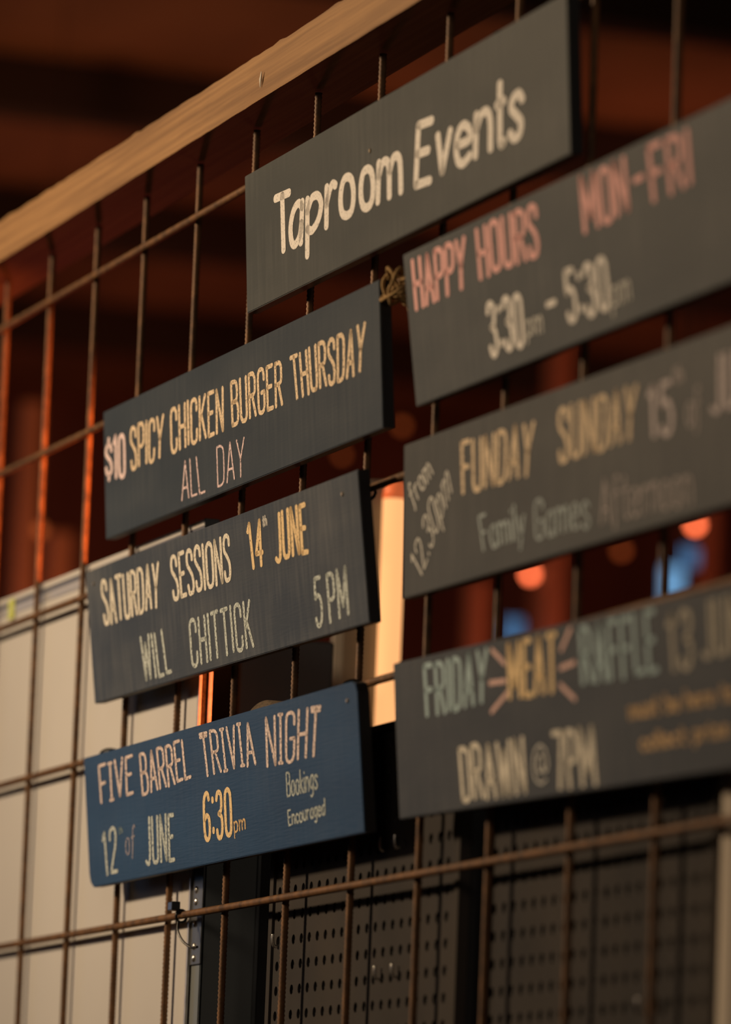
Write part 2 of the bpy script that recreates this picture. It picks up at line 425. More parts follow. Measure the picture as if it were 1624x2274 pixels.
# ---------------------------------------------------------------- chalk lettering: a stroke alphabet
G = {  # width, strokes; '~' first marks a smooth stroke
 'A': (.5, [[(0, 0), (.25, 1), (.5, 0)], [(.1, .3), (.4, .3)]]),
 'B': (.46, [[(0, 0), (0, 1)], ['~', (0, 1), (.3, .99), (.42, .88), (.42, .66), (.3, .54), (.04, .53)], ['~', (.04, .53), (.34, .52), (.46, .4), (.46, .14), (.34, .01), (0, 0)]]),
 'C': (.44, [['~', (.44, .74), (.43, .9), (.32, 1), (.12, 1), (.01, .88), (0, .5), (.01, .12), (.12, 0), (.32, 0), (.43, .1), (.44, .27)]]),
 'D': (.46, [[(0, 0), (0, 1)], ['~', (0, 1), (.26, 1), (.43, .88), (.46, .5), (.43, .12), (.26, 0), (0, 0)]]),
 'E': (.4, [[(.4, 1), (0, 1), (0, 0), (.4, 0)], [(0, .52), (.32, .52)]]),
 'F': (.4, [[(.4, 1), (0, 1), (0, 0)], [(0, .5), (.32, .5)]]),
 'G': (.46, [['~', (.45, .76), (.43, .92), (.32, 1), (.12, 1), (.01, .88), (0, .5), (.01, .12), (.12, 0), (.32, 0), (.44, .1), (.46, .26), (.46, .46)], [(.46, .46), (.24, .46)]]),
 'H': (.46, [[(0, 0), (0, 1)], [(.46, 0), (.46, 1)], [(0, .5), (.46, .5)]]),
 'I': (.02, [[(.01, 0), (.01, 1)]]),
 'J': (.36, [['~', (.36, 1), (.36, .5), (.35, .16), (.27, .01), (.12, 0), (0, .06)]]),
 'K': (.46, [[(0, 0), (0, 1)], [(.44, 1), (.03, .44)], [(.14, .56), (.46, 0)]]),
 'L': (.38, [[(0, 1), (0, 0), (.38, 0)]]),
 'M': (.66, [[(0, 0), (.03, 1), (.33, .2), (.63, 1), (.66, 0)]]),
 'N': (.48, [[(0, 0), (0, 1), (.48, 0), (.48, 1)]]),
 'O': (.48, [['~o', (.24, 1), (.06, .94), (0, .75), (0, .25), (.06, .06), (.24, 0), (.42, .06), (.48, .25), (.48, .75), (.42, .94)]]),
 'P': (.44, [[(0, 0), (0, 1)], ['~', (0, 1), (.28, 1), (.43, .9), (.44, .72), (.42, .54), (.28, .46), (0, .45)]]),
 'R': (.46, [[(0, 0), (0, 1)], ['~', (0, 1), (.28, 1), (.43, .9), (.44, .74), (.42, .57), (.28, .5), (0, .49)], [(.22, .49), (.46, 0)]]),
 'S': (.44, [['~', (.43, .78), (.4, .93), (.26, 1), (.1, .98), (.01, .86), (.03, .68), (.2, .55), (.38, .4), (.44, .2), (.38, .04), (.22, 0), (.06, .03), (0, .2)]]),
 'T': (.46, [[(0, 1), (.46, 1)], [(.23, 1), (.23, 0)]]),
 'U': (.46, [['~', (0, 1), (0, .5), (.01, .14), (.1, .01), (.23, 0), (.36, .01), (.45, .14), (.46, .5), (.46, 1)]]),
 'V': (.48, [[(0, 1), (.24, 0), (.48, 1)]]),
 'W': (.7, [[(0, 1), (.16, 0), (.35, .85), (.54, 0), (.7, 1)]]),
 'Y': (.5, [[(0, 1), (.25, .46), (.5, 1)], [(.25, .46), (.25, 0)]]),
 '$': (.44, [['~', (.43, .70), (.4, .79), (.26, .85), (.1, .83), (.01, .74), (.03, .62), (.2, .52), (.38, .41), (.44, .27), (.38, .17), (.22, .14), (.06, .17), (0, .28)], [(.22, 1), (.22, .85)], [(.22, .14), (.22, 0)]]),
 '0': (.42, [['~o', (.21, 1), (.05, .94), (0, .75), (0, .25), (.05, .06), (.21, 0), (.37, .06), (.42, .25), (.42, .75), (.37, .94)]]),
 '1': (.2, [[(0, .84), (.14, 1), (.14, 0)]]),
 '2': (.42, [['~', (.01, .76), (.04, .93), (.2, 1), (.36, .95), (.41, .8), (.36, .58), (.18, .3), (.0, 0)], [(0, 0), (.42, 0)]]),
 '3': (.42, [['~', (.02, .84), (.08, .96), (.22, 1), (.36, .94), (.4, .78), (.34, .6), (.16, .53)], ['~', (.16, .53), (.36, .46), (.42, .26), (.36, .07), (.2, 0), (.06, .05), (0, .18)]]),
 '4': (.46, [[(.34, 0), (.34, 1), (0, .28), (.46, .28)]]),
 '5': (.42, [[(.4, 1), (.05, 1), (.03, .58)], ['~', (.03, .58), (.2, .64), (.36, .56), (.42, .32), (.36, .08), (.2, 0), (.06, .04), (0, .16)]]),
 '6': (.42, [['~', (.4, .86), (.34, .97), (.21, 1), (.06, .92), (0, .7), (0, .28), (.06, .06), (.21, 0), (.36, .06), (.42, .26), (.36, .46), (.2, .52), (.04, .44)]]),
 '7': (.42, [[(0, 1), (.42, 1), (.14, 0)]]),
 ':': (.04, [[(.02, .14), (.02, .2)], [(.02, .80), (.02, .86)]]),
 '-': (.3, [[(0, .52), (.3, .52)]]),
 '.': (.04, [[(.02, .0), (.02, .05)]]),
 '@': (.7, [['~', (.5, .66), (.38, .74), (.24, .66), (.2, .48), (.28, .3), (.42, .34), (.5, .54), (.5, .66), (.5, .34), (.62, .3), (.7, .5), (.66, .8), (.5, .98), (.3, 1), (.08, .84), (0, .5), (.08, .16), (.3, 0), (.56, .06)]]),
 'a': (.42, [['~', (.4, .54), (.26, .62), (.08, .54), (0, .3), (.08, .05), (.22, 0), (.36, .12), (.4, .3)], [(.4, .62), (.41, .0)]]),
 'b': (.4, [[(0, 1), (0, 0)], ['~', (0, .42), (.14, .6), (.32, .56), (.4, .32), (.32, .06), (.14, 0), (0, .12)]]),
 'c': (.36, [['~', (.35, .5), (.22, .61), (.08, .54), (0, .3), (.08, .06), (.22, 0), (.36, .1)]]),
 'd': (.42, [['~', (.4, .5), (.24, .6), (.08, .52), (0, .28), (.08, .04), (.22, 0), (.36, .1), (.4, .3)], [(.41, 1), (.41, 0)]]),
 'e': (.4, [['~', (.02, .32), (.38, .36), (.34, .54), (.2, .62), (.06, .54), (0, .3), (.06, .06), (.2, 0), (.38, .1)]]),
 'f': (.36, [['~', (.36, .92), (.26, 1), (.16, .88), (.14, .5), (.13, 0), (.08, -.2)], [(0, .58), (.3, .6)]]),
 'g': (.42, [['~', (.4, .54), (.24, .62), (.08, .54), (0, .32), (.08, .1), (.22, .06), (.36, .18), (.4, .34)], ['~', (.41, .62), (.41, .1), (.38, -.2), (.24, -.3), (.06, -.26)]]),
 'h': (.4, [[(0, 1), (0, 0)], ['~', (0, .36), (.12, .58), (.28, .6), (.38, .44), (.4, 0)]]),
 'i': (.04, [[(.02, .6), (.02, 0)], [(.02, .82), (.02, .86)]]),
 'k': (.36, [[(0, 1), (0, 0)], [(.34, .6), (.02, .24)], [(.12, .34), (.36, 0)]]),
 'l': (.04, [[(.02, 1), (.02, 0)]]),
 'm': (.66, [[(0, .62), (0, 0)], ['~', (0, .4), (.1, .58), (.22, .6), (.31, .46), (.33, 0)], ['~', (.33, .4), (.43, .58), (.55, .6), (.64, .46), (.66, 0)]]),
 'n': (.4, [[(0, .62), (0, 0)], ['~', (0, .38), (.12, .58), (.28, .6), (.38, .44), (.4, 0)]]),
 'o': (.42, [['~o', (.21, .62), (.06, .55), (0, .31), (.06, .07), (.21, 0), (.36, .07), (.42, .31), (.36, .55)]]),
 'p': (.4, [[(0, .62), (0, -.32)], ['~', (0, .42), (.14, .6), (.32, .56), (.4, .32), (.32, .06), (.14, 0), (0, .12)]]),
 'r': (.3, [[(0, .62), (0, 0)], ['~', (0, .34), (.1, .54), (.2, .62), (.3, .58)]]),
 's': (.36, [['~', (.35, .52), (.24, .62), (.08, .58), (.03, .44), (.18, .33), (.34, .2), (.3, .04), (.14, 0), (0, .1)]]),
 't': (.34, [['~', (.15, .95), (.15, .5), (.16, .1), (.24, 0), (.34, .04)], [(0, .64), (.34, .66)]]),
 'u': (.4, [['~', (0, .62), (0, .2), (.1, .02), (.24, .02), (.36, .16), (.4, .4)], [(.4, .62), (.4, 0)]]),
 'v': (.4, [[(0, .62), (.2, 0), (.4, .62)]]),
 'y': (.4, [[(0, .62), (.2, .06)], [(.4, .62), (.2, .06), (.06, -.3)]]),
 'z': (.36, [[(0, .6), (.36, .6), (0, 0), (.36, 0)]]),
}
SERIF_I = (.2, [[(.1, 0), (.1, 1)], [(0, 1), (.2, 1)], [(0, 0), (.2, 0)]])
THICK_T = (.46, [[(0, 1), (.46, 1)], [(.02, .93), (.44, .93)], [(.23, 1), (.23, 0)]])

def strokes_of(ch, style):
    g = G[ch]
    if style == 'scratch' and ch == 'I':
        g = SERIF_I
    if style == 'scratch' and ch == 'T':
        g = THICK_T
    out = []
    for s in g[1]:
        if s[0] == '~':
            out.append([(p.x, p.y) for p in spline([(a, b, 0) for a, b in s[1:]], 4)])
        elif s[0] == '~o':
            q = [(p.x, p.y) for p in spline([(a, b, 0) for a, b in s[1:]], 3, True)]
            out.append(q + [q[0]])
        else:
            out.append(list(s))
    return g[0], out

#            half width across, half width up  (millimetres)
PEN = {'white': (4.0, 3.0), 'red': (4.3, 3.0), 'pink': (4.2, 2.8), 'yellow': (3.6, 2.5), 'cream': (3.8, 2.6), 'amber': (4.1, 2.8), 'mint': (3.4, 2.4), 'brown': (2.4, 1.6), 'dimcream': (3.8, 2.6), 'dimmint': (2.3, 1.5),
       'scratch': (3.4, 1.9), 'teal': (4.2, 2.8), 'mauve': (4.0, 2.6), 'pinkthin': (1.9, 1.3), 'thin': (1.7, 1.2), 'thinamber': (1.7, 1.1),
       'thinmint': (1.4, 1.0), 'thingreen': (1.0, .8), 'thinpink': (1.5, 1.0), 'thinmauve': (2.0, 1.4), 'rays': (3.2, 2.4)}

def pen_line(bm_, pts, hx, hy, y):
    """trace of an elliptic chalk tip along a polyline (millimetres on the board), as ribbons split at sharp corners"""
    q = []
    for a, b in pts:                       # work in a space where the tip is a unit circle
        v = Vector((a / hx, b / hy))
        if not q or (v - q[-1]).length > .05:
            q.append(v)
    if len(q) == 1:
        q.append(q[0] + Vector((0, .3)))
    runs, cur = [], [q[0]]
    for i in range(1, len(q)):
        cur.append(q[i])
        if i < len(q) - 1:
            d0, d1 = (q[i] - q[i - 1]).normalized(), (q[i + 1] - q[i]).normalized()
            if d0.dot(d1) < .45:
                runs.append(cur)
                cur = [q[i]]
    runs.append(cur)
    def vert(p):
        return bm_.verts.new(Vector((p.x * hx / 1000, y, p.y * hy / 1000)))
    for run in runs:
        n = len(run)
        closed = n > 4 and (run[0] - run[-1]).length < .2
        L, Rr = [], []
        for i in range(n):
            if closed and i in (0, n - 1):
                t = (run[1] - run[0]).normalized() + (run[-1] - run[-2]).normalized()
            else:
                t = Vector((0, 0))
                if i > 0:
                    t += (run[i] - run[i - 1]).normalized()
                if i < n - 1:
                    t += (run[i + 1] - run[i]).normalized()
            t.normalize()
            nn = Vector((-t.y, t.x))
            L.append(vert(run[i] + nn))
            Rr.append(vert(run[i] - nn))
        for i in range(n - 1):
            bm_.faces.new((L[i], Rr[i], Rr[i + 1], L[i + 1]))
        if not closed:
            for e, s_ in ((0, -1), (n - 1, 1)):
                t = (run[1] - run[0]).normalized() if e == 0 else (run[-1] - run[-2]).normalized()
                nn = Vector((-t.y, t.x))
                fan = [vert(run[e] + t * s_ * math.cos(k * math.pi / 6) * .9 + nn * math.sin(k * math.pi / 6)) for k in (-2, -1, 0, 1, 2)]
                bm_.faces.new([Rr[e]] + fan + [L[e]])

rnd = random.Random(21)
def write_word(bm_, style, word, quad, fit_box=False, y=-0.0004):
    TL, TR, BR, BL = [Vector(p) for p in quad]
    hx, hy = PEN[style]
    if fit_box:
        hx, hy = 7.0, 4.6
    H = ((TL - BL).length + (TR - BR).length) / 2
    Wd = ((TR - TL).length + (BR - BL).length) / 2
    glyphs, x = [], 0.0
    for ch in word:
        if ch == ' ':
            x += .42
            continue
        gw, st = strokes_of(ch, style)
        glyphs.append((x, gw, st))
        x += gw
        x += GAP.get(style, .2)
    total = x - GAP.get(style, .2)
    ulo, uhi = hx / Wd, 1 - hx / Wd
    vlo, vhi = hy / H, 1 - hy / H
    for gx, gw, st in glyphs:
        if fit_box:
            ys = [p[1] for s in st for p in s]
            y0, y1 = min(ys), max(ys)
        else:
            y0, y1 = 0.0, 1.0
        jz = rnd.uniform(-.02, .02)
        for s in st:
            line = []
            for px, py in s:
                u = ulo + (uhi - ulo) * ((gx + px) / total)
                v = vlo + (vhi - vlo) * ((py - y0) / (y1 - y0)) + (0 if fit_box else jz)
                p = BL.lerp(BR, u).lerp(TL.lerp(TR, u), v)
                line.append((p.x + rnd.uniform(-.25, .25), p.y + rnd.uniform(-.25, .25)))
            pen_line(bm_, line, hx, hy, y)
GAP = {'yellow': .24, 'cream': .24, 'dimcream': .24, 'mint': .26, 'amber': .26, 'red': .24, 'pink': .2, 'teal': .26, 'scratch': .22, 'mauve': .26, 'white': .26}
BOARD_POSE = {
    'tap': (1.07772, -0.0103, -0.03748, -0.0, -0.00336, 0.06283, 0.94038, 0.15115),
    'chi': (0.58148, -0.19926, -0.03846, -0.0, -0.00227, 0.06986, 0.95103, 0.15006),
    'sat': (0.56768, -0.38815, -0.04708, -0.0, -0.00477, 0.12452, 0.947, 0.15374),
    'tri': (0.58175, -0.60591, -0.04284, -0.0, 0.00087, 0.09842, 0.94224, 0.15115),
    'hap': (1.62777, -0.19403, -0.04822, -0.0, -0.00567, 0.13452, 0.945, 0.15085),
    'fun': (1.61256, -0.38045, -0.03394, -0.00156, -0.01055, 0.03917, 0.945, 0.15185),
    'raf': (1.62649, -0.59873, -0.04151, -0.0, -0.01806, 0.08945, 0.945, 0.15136),
}
WORDS = {
    'tap': [
        ('white', 'T', [(93.9, -38.4), (156.6, -40.4), (148.8, -107.6), (104.6, -107.1)]),
        ('white', 'a', [(151.6, -55.7), (199.2, -58.0), (190.8, -110.1), (136.8, -106.2)]),
        ('white', 'p', [(200.7, -57.1), (257.1, -58.6), (255.2, -106.2), (195.3, -129.7)]),
        ('white', 'r', [(261.4, -56.0), (303.4, -56.3), (297.9, -106.8), (257.3, -105.5)]),
        ('white', 'o', [(306.8, -54.7), (357.8, -59.6), (356.4, -108.1), (299.4, -103.7)]),
        ('white', 'o', [(367.2, -57.7), (417.8, -62.2), (415.0, -110.2), (363.0, -107.0)]),
        ('white', 'm', [(421.7, -60.3), (498.7, -61.9), (497.1, -109.8), (414.5, -107.8)]),
        ('white', 'E', [(538.4, -43.7), (589.2, -46.6), (579.1, -114.2), (525.2, -111.0)]),
        ('white', 'v', [(589.4, -64.4), (642.3, -66.6), (624.0, -111.3), (589.6, -111.4)]),
        ('white', 'e', [(643.5, -66.2), (695.2, -69.4), (692.4, -116.5), (637.8, -111.3)]),
        ('white', 'n', [(697.9, -64.6), (750.5, -65.5), (745.8, -113.8), (690.9, -112.6)]),
        ('white', 't', [(752.7, -48.1), (785.3, -46.3), (780.9, -116.3), (748.7, -113.3)]),
        ('white', 's', [(787.5, -64.4), (834.5, -66.5), (824.6, -117.3), (782.7, -114.5)]),
    ],
    'chi': [
        ('pink', '$10', [(5.1, -30.5), (84.9, -34.7), (84.9, -88.9), (3.0, -82.9)]),
        ('yellow', 'SPICY', [(102.6, -31.7), (235.2, -34.6), (227.3, -84.3), (104.2, -84.2)]),
        ('yellow', 'CHICKEN', [(255.7, -31.7), (450.1, -32.9), (447.7, -84.2), (256.2, -84.2)]),
        ('yellow', 'BURGER', [(472.5, -32.3), (648.2, -35.8), (648.2, -85.4), (474.7, -84.1)]),
        ('yellow', 'THURSDAY', [(671.0, -34.7), (911.1, -35.9), (901.4, -86.5), (681.1, -84.6)]),
        ('pinkthin', 'ALL', [(296.1, -97.2), (364.3, -97.6), (379.1, -142.0), (290.7, -141.7)]),
        ('pinkthin', 'DAY', [(419.6, -96.4), (517.7, -98.5), (515.8, -141.0), (420.3, -142.1)]),
    ],
    'sat': [
        ('cream', 'SATURDAY', [(56.6, -15.7), (283.0, -16.9), (273.8, -68.9), (59.7, -70.2)]),
        ('cream', 'SESSIONS', [(321.5, -16.0), (535.9, -14.7), (531.2, -67.1), (322.7, -68.1)]),
        ('amber', '14', [(589.3, -10.9), (647.5, -11.8), (639.7, -63.9), (597.8, -63.2)]),
        ('thin', 'th', [(646.0, -10.6), (663.3, -10.7), (660.5, -22.7), (644.2, -23.2)]),
        ('amber', 'JUNE', [(682.9, -11.5), (785.5, -12.1), (784.9, -65.9), (676.7, -64.4)]),
        ('mint', 'WILL', [(191.2, -93.6), (292.5, -93.0), (302.0, -145.6), (194.8, -146.5)]),
        ('mint', 'CHITTICK', [(371.8, -91.6), (587.9, -92.0), (589.4, -144.4), (371.1, -145.7)]),
        ('mint', '5', [(789.8, -90.6), (816.2, -90.8), (812.7, -144.1), (788.1, -143.9)]),
        ('mint', 'PM', [(829.5, -91.3), (894.3, -90.2), (892.7, -141.6), (830.2, -143.9)]),
    ],
    'tri': [
        ('scratch', 'FIVE', [(55.9, -13.5), (191.8, -10.6), (187.9, -55.4), (59.4, -59.3)]),
        ('scratch', 'BARREL', [(214.2, -13.5), (393.3, -9.2), (400.5, -54.6), (218.8, -62.6)]),
        ('scratch', 'TRIVIA', [(432.2, -8.0), (616.4, -11.1), (622.4, -58.2), (441.9, -57.9)]),
        ('scratch', 'NIGHT', [(656.7, -10.7), (836.2, -15.3), (818.1, -66.3), (654.1, -64.7)]),
        ('mint', '12', [(55.8, -90.0), (115.5, -86.4), (113.6, -141.6), (62.2, -141.0)]),
        ('thingreen', 'th', [(122.4, -88.6), (139.3, -88.0), (138.5, -97.2), (122.3, -97.8)]),
        ('thinpink', 'of', [(147.9, -92.5), (187.3, -89.3), (182.0, -121.4), (145.7, -123.3)]),
        ('mint', 'JUNE', [(222.2, -85.0), (331.7, -86.6), (327.7, -140.2), (218.7, -140.0)]),
        ('amber', '6:30', [(434.8, -72.6), (534.6, -74.4), (532.2, -128.2), (432.3, -128.1)]),
        ('thinamber', 'pm', [(536.1, -104.4), (577.4, -104.0), (576.2, -122.6), (536.7, -124.5)]),
        ('thinmint', 'Bookings', [(714.6, -73.8), (815.1, -73.7), (811.2, -98.3), (714.0, -100.0)]),
        ('thinmint', 'Encouraged', [(713.1, -112.6), (831.5, -108.5), (829.8, -126.4), (714.0, -129.4)]),
    ],
    'hap': [
        ('red', 'HAPPY', [(21.2, -6.9), (173.1, -8.6), (164.0, -59.3), (21.8, -59.6)]),
        ('red', 'HOURS', [(198.0, -6.3), (359.0, -8.6), (352.9, -60.0), (198.3, -57.7)]),
        ('red', 'MON', [(460.3, -3.3), (571.0, -6.2), (570.1, -57.3), (461.3, -58.7)]),
        ('red', '-', [(586.8, -7.3), (614.7, -7.7), (603.2, -56.5), (578.5, -56.9)]),
        ('red', 'FRI', [(619.4, -6.1), (713.2, -6.7), (710.8, -57.0), (621.4, -58.7)]),
        ('white', '3:30', [(206.5, -79.3), (300.7, -83.2), (298.7, -135.8), (208.4, -135.4)]),
        ('thin', 'pm', [(306.7, -103.1), (347.7, -103.6), (344.3, -130.7), (303.4, -127.5)]),
        ('white', '-', [(361.9, -84.2), (388.1, -84.5), (378.2, -130.0), (351.9, -129.9)]),
        ('white', '5:30', [(403.5, -81.1), (508.1, -83.9), (508.5, -134.7), (405.1, -132.6)]),
        ('thin', 'pm', [(515.0, -103.2), (556.6, -102.1), (555.5, -133.5), (511.3, -133.2)]),
    ],
    'fun': [
        ('thin', 'from', [(8.1, -42.7), (61.9, -15.9), (85.8, -38.6), (28.4, -66.0)]),
        ('thin', '12.30pm', [(18.7, -114.9), (116.7, -19.7), (136.3, -62.1), (50.2, -137.9)]),
        ('yellow', 'FUNDAY', [(158.9, -16.9), (353.8, -21.1), (346.0, -72.3), (163.4, -69.8)]),
        ('yellow', 'SUNDAY', [(409.2, -17.7), (600.1, -21.8), (593.7, -71.5), (412.9, -70.7)]),
        ('mauve', '15', [(621.8, -26.6), (676.3, -26.8), (682.2, -77.3), (626.4, -74.8)]),
        ('thinmauve', 'th', [(678.7, -18.8), (702.0, -18.4), (701.9, -35.0), (681.0, -33.9)]),
        ('thinmauve', 'of', [(707.5, -42.1), (738.7, -40.1), (739.4, -75.6), (710.1, -75.5)]),
        ('mauve', 'JUNE', [(761.6, -20.5), (880.8, -19.9), (882.4, -69.7), (761.3, -71.3)]),
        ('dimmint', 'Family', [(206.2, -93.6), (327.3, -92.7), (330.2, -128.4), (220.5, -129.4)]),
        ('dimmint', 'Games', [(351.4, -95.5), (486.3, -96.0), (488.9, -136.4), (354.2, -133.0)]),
        ('thinmauve', 'Afternoon', [(511.5, -94.3), (720.1, -100.5), (722.1, -142.6), (514.0, -136.4)]),
    ],
    'raf': [
        ('teal', 'FRIDAY', [(83.4, -7.4), (258.3, -5.9), (250.1, -57.5), (86.1, -59.9)]),
        ('amber', 'MEAT', [(304.7, -4.9), (430.5, -4.9), (425.9, -61.7), (305.0, -58.2)]),
        ('teal', 'RAFFLE', [(482.6, -6.6), (657.6, -4.3), (660.4, -61.0), (484.0, -59.5)]),
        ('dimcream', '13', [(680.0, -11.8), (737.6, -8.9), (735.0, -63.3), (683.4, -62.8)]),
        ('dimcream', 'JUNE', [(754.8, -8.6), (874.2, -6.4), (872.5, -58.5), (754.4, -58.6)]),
        ('cream', 'DRAWN', [(168.7, -91.6), (338.3, -93.0), (341.0, -147.3), (173.8, -144.8)]),
        ('thin', '@', [(358.1, -104.9), (393.4, -102.4), (399.5, -139.1), (357.6, -140.5)]),
        ('cream', '7PM', [(406.4, -92.8), (507.5, -93.7), (510.9, -149.4), (413.0, -147.0)]),
        ('brown', 'must be here to', [(587.4, -78.4), (818.4, -79.5), (819.9, -96.3), (590.0, -97.0)]),
        ('brown', 'collect prize', [(610.2, -108.5), (802.7, -109.1), (803.5, -125.0), (612.9, -126.0)]),
        ('rays', 'ray', [(268.4, -8.7), (299.3, -24.0)]),
        ('rays', 'ray', [(258.9, -38.7), (299.0, -39.8)]),
        ('rays', 'ray', [(260.7, -65.6), (304.2, -50.7)]),
        ('rays', 'ray', [(463.0, -5.8), (439.7, -22.8)]),
        ('rays', 'ray', [(435.8, -38.9), (469.6, -36.3)]),
        ('rays', 'ray', [(434.0, -53.8), (466.8, -68.9)]),
    ],
}
# ---------------------------------------------------------------- the seven chalk boards
LABEL = {
    'tap': 'charcoal board chalked Taproom Events, topmost of the boards on the mesh',
    'chi': 'charcoal board chalked $10 SPICY CHICKEN BURGER THURSDAY under the Taproom Events board',
    'sat': 'weathered charcoal board chalked SATURDAY SESSIONS 14th JUNE and 5PM',
    'tri': 'navy blue board chalked TRIVIA NIGHT 6:30pm with a chipped corner',
    'hap': 'charcoal board chalked HAPPY HOURS MON - FRI in pink letters',
    'fun': 'dark board chalked FUNDAY SUNDAY with slanted small writing at its left end',
    'raf': 'dark board chalked FRIDAY MEAT RAFFLE with pink rays around MEAT',
}
COLOUR = {'white': 'white', 'thin': 'thin white', 'pink': 'pink', 'pinkthin': 'thin pink', 'yellow': 'yellow', 'cream': 'cream', 'amber': 'amber', 'thinamber': 'thin amber', 'brown': 'small brown', 'dimcream': 'dull cream', 'dimmint': 'faint grey green',
          'mint': 'pale green', 'thinmint': 'thin pale green', 'scratch': 'scratchy pink', 'thingreen': 'faint green', 'thinpink': 'faint pink', 'red': 'pink red', 'mauve': 'grey pink',
          'thinmauve': 'faint grey', 'teal': 'pale blue green', 'rays': 'pink ray shaped'}

def tie_pts(cx, cz, r, y0, y1, n=14):
    """a loop around the mesh wire: flat rounded ring in the y-z plane"""
    return [(cx + .0015 * math.sin(k), (y0 + y1) / 2 + (y1 - y0) / 2 * math.cos(2 * math.pi * k / n), cz + r * math.sin(2 * math.pi * k / n)) for k in range(n)]

for key in ('tap', 'chi', 'sat', 'tri', 'hap', 'fun', 'raf'):
    x, z, y, yw, rl, pt, wd, ht = BOARD_POSE[key]
    ex = Vector((math.cos(yw) * math.cos(rl), math.sin(yw) * math.cos(rl), math.sin(rl)))
    upv = Vector((0, -math.sin(pt), math.cos(pt)))
    ez = (upv - ex * upv.dot(ex)).normalized()
    ey = ez.cross(ex)
    root = empty('chalk_board', (0, 0, 0), LABEL[key], 'sign', 'chalk boards on the mesh')
    TLc = Vector((x, y, z + ZF))
    root.matrix_world = Matrix(((ex.x, ey.x, ez.x, TLc.x), (ex.y, ey.y, ez.y, TLc.y), (ex.z, ey.z, ez.z, TLc.z), (0, 0, 0, 1)))
    th = 0.0125
    bm = bmesh.new()
    if key == 'tri':
        out = [(0, -.0006), (wd - .016, 0), (wd - .004, -.003), (wd + .001, -.012), (wd, -ht), (.014, -ht), (.004, -ht + .006), (.0, -ht + .016)]
    else:
        out = [(0, 0), (wd, 0), (wd, -ht), (0, -ht)]
    fr = [bm.verts.new((a, 0, b)) for a, b in out]
    bk = [bm.verts.new((a, th, b)) for a, b in out]
    ff = bm.faces.new(fr)
    fb = bm.faces.new(bk[::-1])
    n = len(out)
    for k in range(n):
        f = bm.faces.new((fr[k], bk[k], bk[(k + 1) % n], fr[(k + 1) % n]))
        f.material_index = 1
        if key == 'tri' and k in (5, 6):
            f.material_index = 2
    es = [e for e in ff.edges] 
    bmesh.ops.bevel(bm, geom=es, offset=.0009, segments=2, affect='EDGES')
    link_mesh('panel', bm, [PAINT[key], M['edge_black'], M['raw_wood']], root)
    # lettering: one part for each colour of chalk
    groups = []
    if key == 'tap':
        groups = [('white', 'Taproom', WORDS[key][:7]), ('white', 'Events', WORDS[key][7:])]
    else:
        for it in WORDS[key]:
            groups.append((it[0], it[1], [it]))
    for st, text, items in groups:
        bm = bmesh.new()
        for _s, word, quad in items:
            if word == 'ray':
                pen_line(bm, quad, *PEN['rays'], -0.0004)
            else:
                write_word(bm, st, word, quad, fit_box=(key == 'tap'))
        nm = 'chalk_ray' if text == 'ray' else 'chalk_lettering'
        me = bpy.data.meshes.new(nm)
        bm.to_mesh(me)
        bm.free()
        me.materials.append(CH[st])
        o = bpy.data.objects.new(nm, me)
        col.objects.link(o)
        o.parent = root
        if text in ('WILL', 'CHITTICK', 'FIVE', 'BARREL'):
            o['label'] = COLOUR[st] + (' first' if text in ('WILL', 'FIVE') else ' second') + ' chalk word of its line'
            continue
        o['label'] = COLOUR[st] + (' chalk stroke' if text == 'ray' else ' chalk writing ' + text)
    # ties that hang the board on the mesh wire behind its top edge
    wz = {'tap': 0, 'chi': 1, 'sat': 2, 'tri': 3, 'hap': 1, 'fun': 2, 'raf': 3}[key]
    inv = root.matrix_world.inverted()
    yb = y + th
    for xx in {'tap': (1.25, 1.80), 'chi': (.70, 1.42), 'sat': (.72, 1.441), 'tri': (.592, 1.436), 'hap': (1.75, 2.45), 'fun': (1.75, 2.45), 'raf': (1.75, 2.45)}[key]:
        bm = bmesh.new()
        pts = []
        for k in range(16):
            a = 2 * math.pi * k / 16
            pts.append(inv @ Vector((xx + .002 * math.sin(a * 2), -.0135 + .0125 * math.cos(a), HZ[wz] + ZF - .004 + .0085 * math.sin(a))))
        tube(bm, pts, .0018, 6, True)
        link_mesh('hanging_tie', bm, M['black_plastic'], root, True)
    # screw heads
    for su, sv in {'tap': ((402.3, -47.6),), 'sat': ((897.9, -18.6), (29.1, -16.4)), 'tri': ((913.2, -17.9),)}.get(key, ()):
        bm = bmesh.new()
        bmesh.ops.create_cone(bm, cap_ends=True, segments=12, radius1=.0026, radius2=.0018, depth=.0014,
                              matrix=Matrix.Translation((su / 1000, -.0007, sv / 1000)) @ Matrix.Rotation(R(90), 4, 'X'))
        link_mesh('screw', bm, M['screw'], root)
    if key == 'hap':
        bm = bmesh.new()
        for q in range(5):
            c = Vector((1.556, -.026, -.213 + ZF))
            pts = []
            for k in range(12):
                a = 2 * math.pi * k / 12
                v = Vector((.020 * math.cos(a) * rnd.uniform(.7, 1.15), .012 * math.sin(a + q), .011 * math.sin(a) * rnd.uniform(.6, 1.3)))
                v.rotate(Matrix.Rotation(q * .7, 3, 'Y'))
                pts.append(inv @ (c + v))
            tube(bm, spline(pts, 3, True), .0019, 6, True)
        for sg in ((-.035, .012), (-.028, -.004), (.03, .002)):
            p0 = Vector((1.556, -.024, -.210 + ZF))
            tube(bm, [inv @ p0, inv @ (p0 + Vector((sg[0] * .6, -.006, sg[1] * 1.2))), inv @ (p0 + Vector((sg[0], 0, sg[1])))], .0017, 6)
        tw = link_mesh('twine_tie', bm, M['twine'], root, True)
        tw['label'] = 'frayed jute twine knot'

